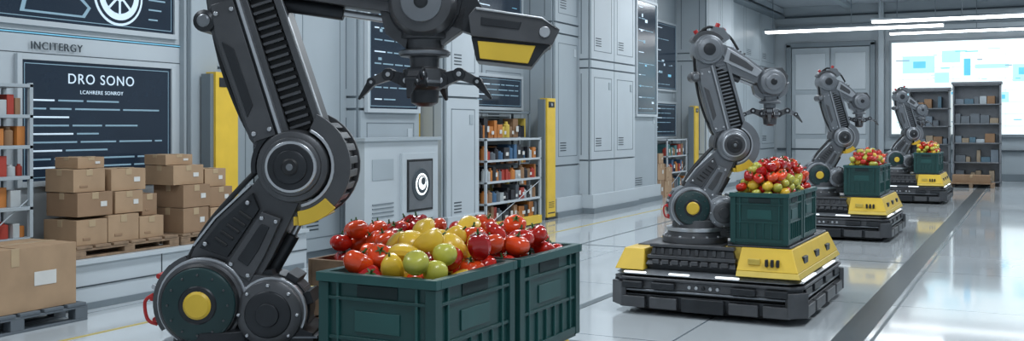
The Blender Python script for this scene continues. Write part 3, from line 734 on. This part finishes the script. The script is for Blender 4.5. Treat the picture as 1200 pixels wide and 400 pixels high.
GR=[mat('stored_grey',(.16,.2,.24),.6),mat('stored_white',(.4,.45,.48),.5),GC[5],GC[8],mat('stored_blue',(.08,.15,.2),.5),mat('stored_tan',(.3,.24,.17),.6)]
shelf(-3.16,-2.10,30.2,30.8,2.6,6,SIL,face='y',seed=5,pal=GR,solid=True,name='metal_storage_cabinet')
shelf(-1.99,-.82,29.6,30.2,2.72,6,SIL,face='y',seed=6,pal=GR,solid=True,name='metal_storage_cabinet')

def carton(cx,cy,z,sx,sy,sz,rz=0,m=None,lab=True):
    b=B(); m=m or random.choice([CARD,CARD,CARD2]); 
    b.box(-sx/2,sx/2,-sy/2,sy/2,0,sz,m)
    b.box(-.03,.03,-sy/2-.002,sy/2+.002,sz-.001,sz+.003,TAPE); b.box(-sx/2-.002,sx/2+.002,-.004,.004,sz,sz+.004,CARD2)
    b.box(sx/2-.001,sx/2+.003,-.035,.035,sz*.72,sz,TAPE)
    b.box(-.03,.03,-sy/2-.003,-sy/2+.001,sz*.72,sz,TAPE)
    if lab and random.random()<.6: b.box(sx/2-.001,sx/2+.004,sy*.15,sy*.33,sz*.38,sz*.60,LAB)
    else: b.box(sx/2-.001,sx/2+.004,-sy*.3,-sy*.05,sz*.2,sz*.3,CARD2)
    return b.done('cardboard_box',loc=(cx,cy,z),rz=rz,bev=.006)
def pallet(cx,cy,z,sx,sy,h=.13,m=WOOD):
    b=B()
    n=6
    for k in range(n):
        y=-sy/2+sy*(k+.5)/n; b.box(-sx/2,sx/2,y-sy/n*.42,y+sy/n*.42,h-.025,h,m)
    for x in(-sx/2+.05,0,sx/2-.05):
        b.box(x-.045,x+.045,-sy/2,sy/2,h-.045,h-.025,m); b.box(x-.045,x+.045,-sy/2,sy/2,0,.02,m)
        for y in(-sy/2+.06,0,sy/2-.06): b.box(x-.045,x+.045,y-.06,y+.06,.02,h-.045,m)
    return b.done('shipping_pallet',loc=(cx,cy,z),bev=.004)
GP=mat('pallet_grey_plastic',(.10,.12,.14),.5)
random.seed(31)
pallet(-7.27,5.2,0,.62,1.3,.15,GP); carton(-7.27,5.2,.152,.55,1.12,.50,0,CARD)
pallet(-7.68,6.66,.441,.62,1.2,.11); pallet(-7.68,7.68,.441,.62,.78,.11)
Z=.553
y=6.10
for (w,h) in((.34,.22),(.36,.24),(.30,.2),):
    carton(-7.62,y+w/2,Z,.42,w-.01,h); y+=w
carton(-7.60,7.50,Z,.42,.34,.24);carton(-7.60,7.87,Z,.42,.34,.22)
carton(-7.64,6.33,Z+.248,.40,.38,.21);carton(-7.64,6.72,Z+.248,.38,.32,.20)
carton(-7.66,6.98,Z+.206,.38,.18,.2)
carton(-7.60,7.52,Z+.246,.40,.36,.22);carton(-7.62,7.89,Z+.226,.38,.32,.20)
carton(-7.66,6.30,Z+.463,.36,.34,.20);carton(-7.66,6.74,Z+.453,.36,.40,.20)
carton(-7.64,7.46,Z+.471,.38,.40,.19,0);carton(-7.66,7.87,Z+.431,.34,.30,.18)
carton(-7.70,6.38,Z+.668,.28,.30,.10,.05);carton(-7.68,7.42,Z+.666,.30,.34,.10,-.04)
for (cx,cy,z,w,h) in((-7.62,21.5,0,.5,.4),(-7.62,22.05,0,.5,.36),(-7.62,21.55,.405,.45,.36),(-7.62,22.1,.365,.4,.3),(-7.64,21.6,.77,.3,.22)):
    carton(cx,cy,z,.45,w,h)
pallet(-1.5,29.15,0,1.1,.7,.12); carton(-1.5,29.15,.122,.9,.5,.2)

# ---------------- back wall ----------------
b=B()
b.box(-7.1,-6.95,32.85,32.995,0,4.2,WALLD); b.box(-4.55,-4.40,32.85,32.995,0,4.2,WALLD); b.box(-7.1,-4.40,32.85,32.995,4.1,4.25,WALLD)
for (a,c) in((-6.94,-5.77),(-5.73,-4.56)):
    b.box(a,c,32.93,32.995,0.02,4.08,WALL)
    for (z0,z1) in((.25,1.2),(1.35,2.6),(2.75,3.9)): b.box(a+.12,c-.12,32.90,32.94,z0,z1,WALL2)
b.box(-5.85,-5.82,32.84,32.92,1.3,1.8,EDG); b.box(-5.68,-5.65,32.84,32.92,1.3,1.8,EDG)
b.done('door_1',bev=.015)
b=B()
b.box(-4.0,2.2,32.86,32.995,1.28,4.22,WALLD); b.box(-3.92,2.12,32.84,32.87,1.36,4.14,MAPW)
rnd=random.Random(11)
for (x,z,w,h,m) in((-3.6,3.2,.9,.5,MAPC),(-3.3,3.35,.35,.2,MAPB),(-2.5,3.5,.5,.35,MAPC),(-1.9,3.1,.18,.5,MAPB),(-1.6,3.3,.9,.12,MAPC),(-.6,2.9,.5,.5,MAPC),(-.45,3.1,.2,.2,MAPB),(-3.5,2.4,.5,.35,MAPC),(-2.8,2.55,.8,.07,MAPB),(-2.7,2.9,.4,.3,MAPC),(-1.2,2.3,.5,.3,MAPC),(-1.05,2.4,.25,.12,MAPB),(.1,3.3,.6,.25,MAPC),(-.2,2.2,.5,.1,MAPB),(-3.6,1.7,.8,.3,MAPC)):
    b.box(x,x+w,32.832 if m is MAPC else 32.826,32.842,z,z+h,m)
for k in range(30):
    x=rnd.uniform(-3.8,1.2); z=rnd.uniform(1.5,3.9); w=rnd.uniform(.08,.4)
    b.box(x,x+w,32.828,32.842,z,z+.025,rnd.choice([MAPB,MAPC,TXT2]))
for k in range(7):
    z=1.6+.35*k; b.box(-3.8,1.9,32.836,32.842,z,z+.012,MAPC)
for k in range(8):
    x=-3.6+.7*k; b.box(x,x+.012,32.837,32.842,1.45,4.0,MAPC)
b.done('wall_map_screen')
b=B()
for x in(-4.22,2.4): b.box(x-.08,x+.08,32.8,33,0,5.4,WALL)
b.box(-7.4,6.1,32.88,33,4.66,4.8,WALLD); b.box(-7.4,6.1,32.88,33,.85,.9,SEAM); b.box(-7.4,6.1,32.9,33,5.05,5.1,SEAM)
b.done('trim_3',bev=.01)
def lamp(x0,x1,y,z,w=.16):
    b=B(); b.box(x0,x1,y-w/2,y+w/2,z,z+.06,LITE); b.box(x0-.03,x1+.03,y-w/2-.03,y+w/2+.03,z+.06,z+.11,WALLD)
    n=max(2,int((x1-x0)/2)+1)
    for k in range(n):
        x=x0+.2+(x1-x0-.4)*k/(n-1); b.cyl((x,y,z+.10),(x,y,5.4),.012,WALLD,n=8)
    return b.done('linear_ceiling_lamp')
lamp(-7.2,-2.3,30.6,4.38,.3);lamp(-3.9,2.5,28.6,4.36,.25);lamp(-3.9,3,32.3,4.34,.1)
b=B()
for y in (4,9,14,19,24,29): b.box(-8.1,6.1,y-.12,y+.12,5.2,5.4,WALL)
for x in(-5.2,-1.4,2.4): b.box(x-.1,x+.1,-3,33,5.26,5.4,WALL)
b.done('ceiling_beams',bev=.01)

# ---------------- lights ----------------
def area(name,loc,sx,sy,e,col=(0.90,.955,1.0),rot=(0,0,0)):
    l=bpy.data.lights.new(name,'AREA'); l.shape='RECTANGLE'; l.size=sx; l.size_y=sy; l.energy=e; l.color=col
    o=bpy.data.objects.new(name,l); S.collection.objects.link(o); o.location=loc; o.rotation_euler=rot; return o
for i,(x,y,e) in enumerate([(-5,2.5,145),(-5,8,160),(-5,14,150),(-5,20,150),(-5,27,150),(0.5,1.5,150),(0.5,8,175),(0.5,15,175),(0.5,22,175),(0.5,29,175)]):
    area('added_ceiling_light',(x,y,5.15),.9,2.6,e)  # area lights added above the view to light the hall, no fixture modelled
w=bpy.data.worlds.new('world'); S.world=w; w.use_nodes=True
bg=w.node_tree.nodes['Background']; bg.inputs['Color'].default_value=(.68,.78,.87,1); bg.inputs['Strength'].default_value=.5

# ---------------- camera ----------------
cd=bpy.data.cameras.new('camera'); cam=bpy.data.objects.new('camera',cd); S.collection.objects.link(cam)
cam.location=(0,0,1.6); cam.rotation_euler=(math.pi/2,0,math.radians(27.3))
cd.sensor_fit='HORIZONTAL'; cd.sensor_width=36; cd.lens=35.7; cd.shift_y=-52/1200
cd.clip_start=.05; cd.clip_end=200
S.camera=cam
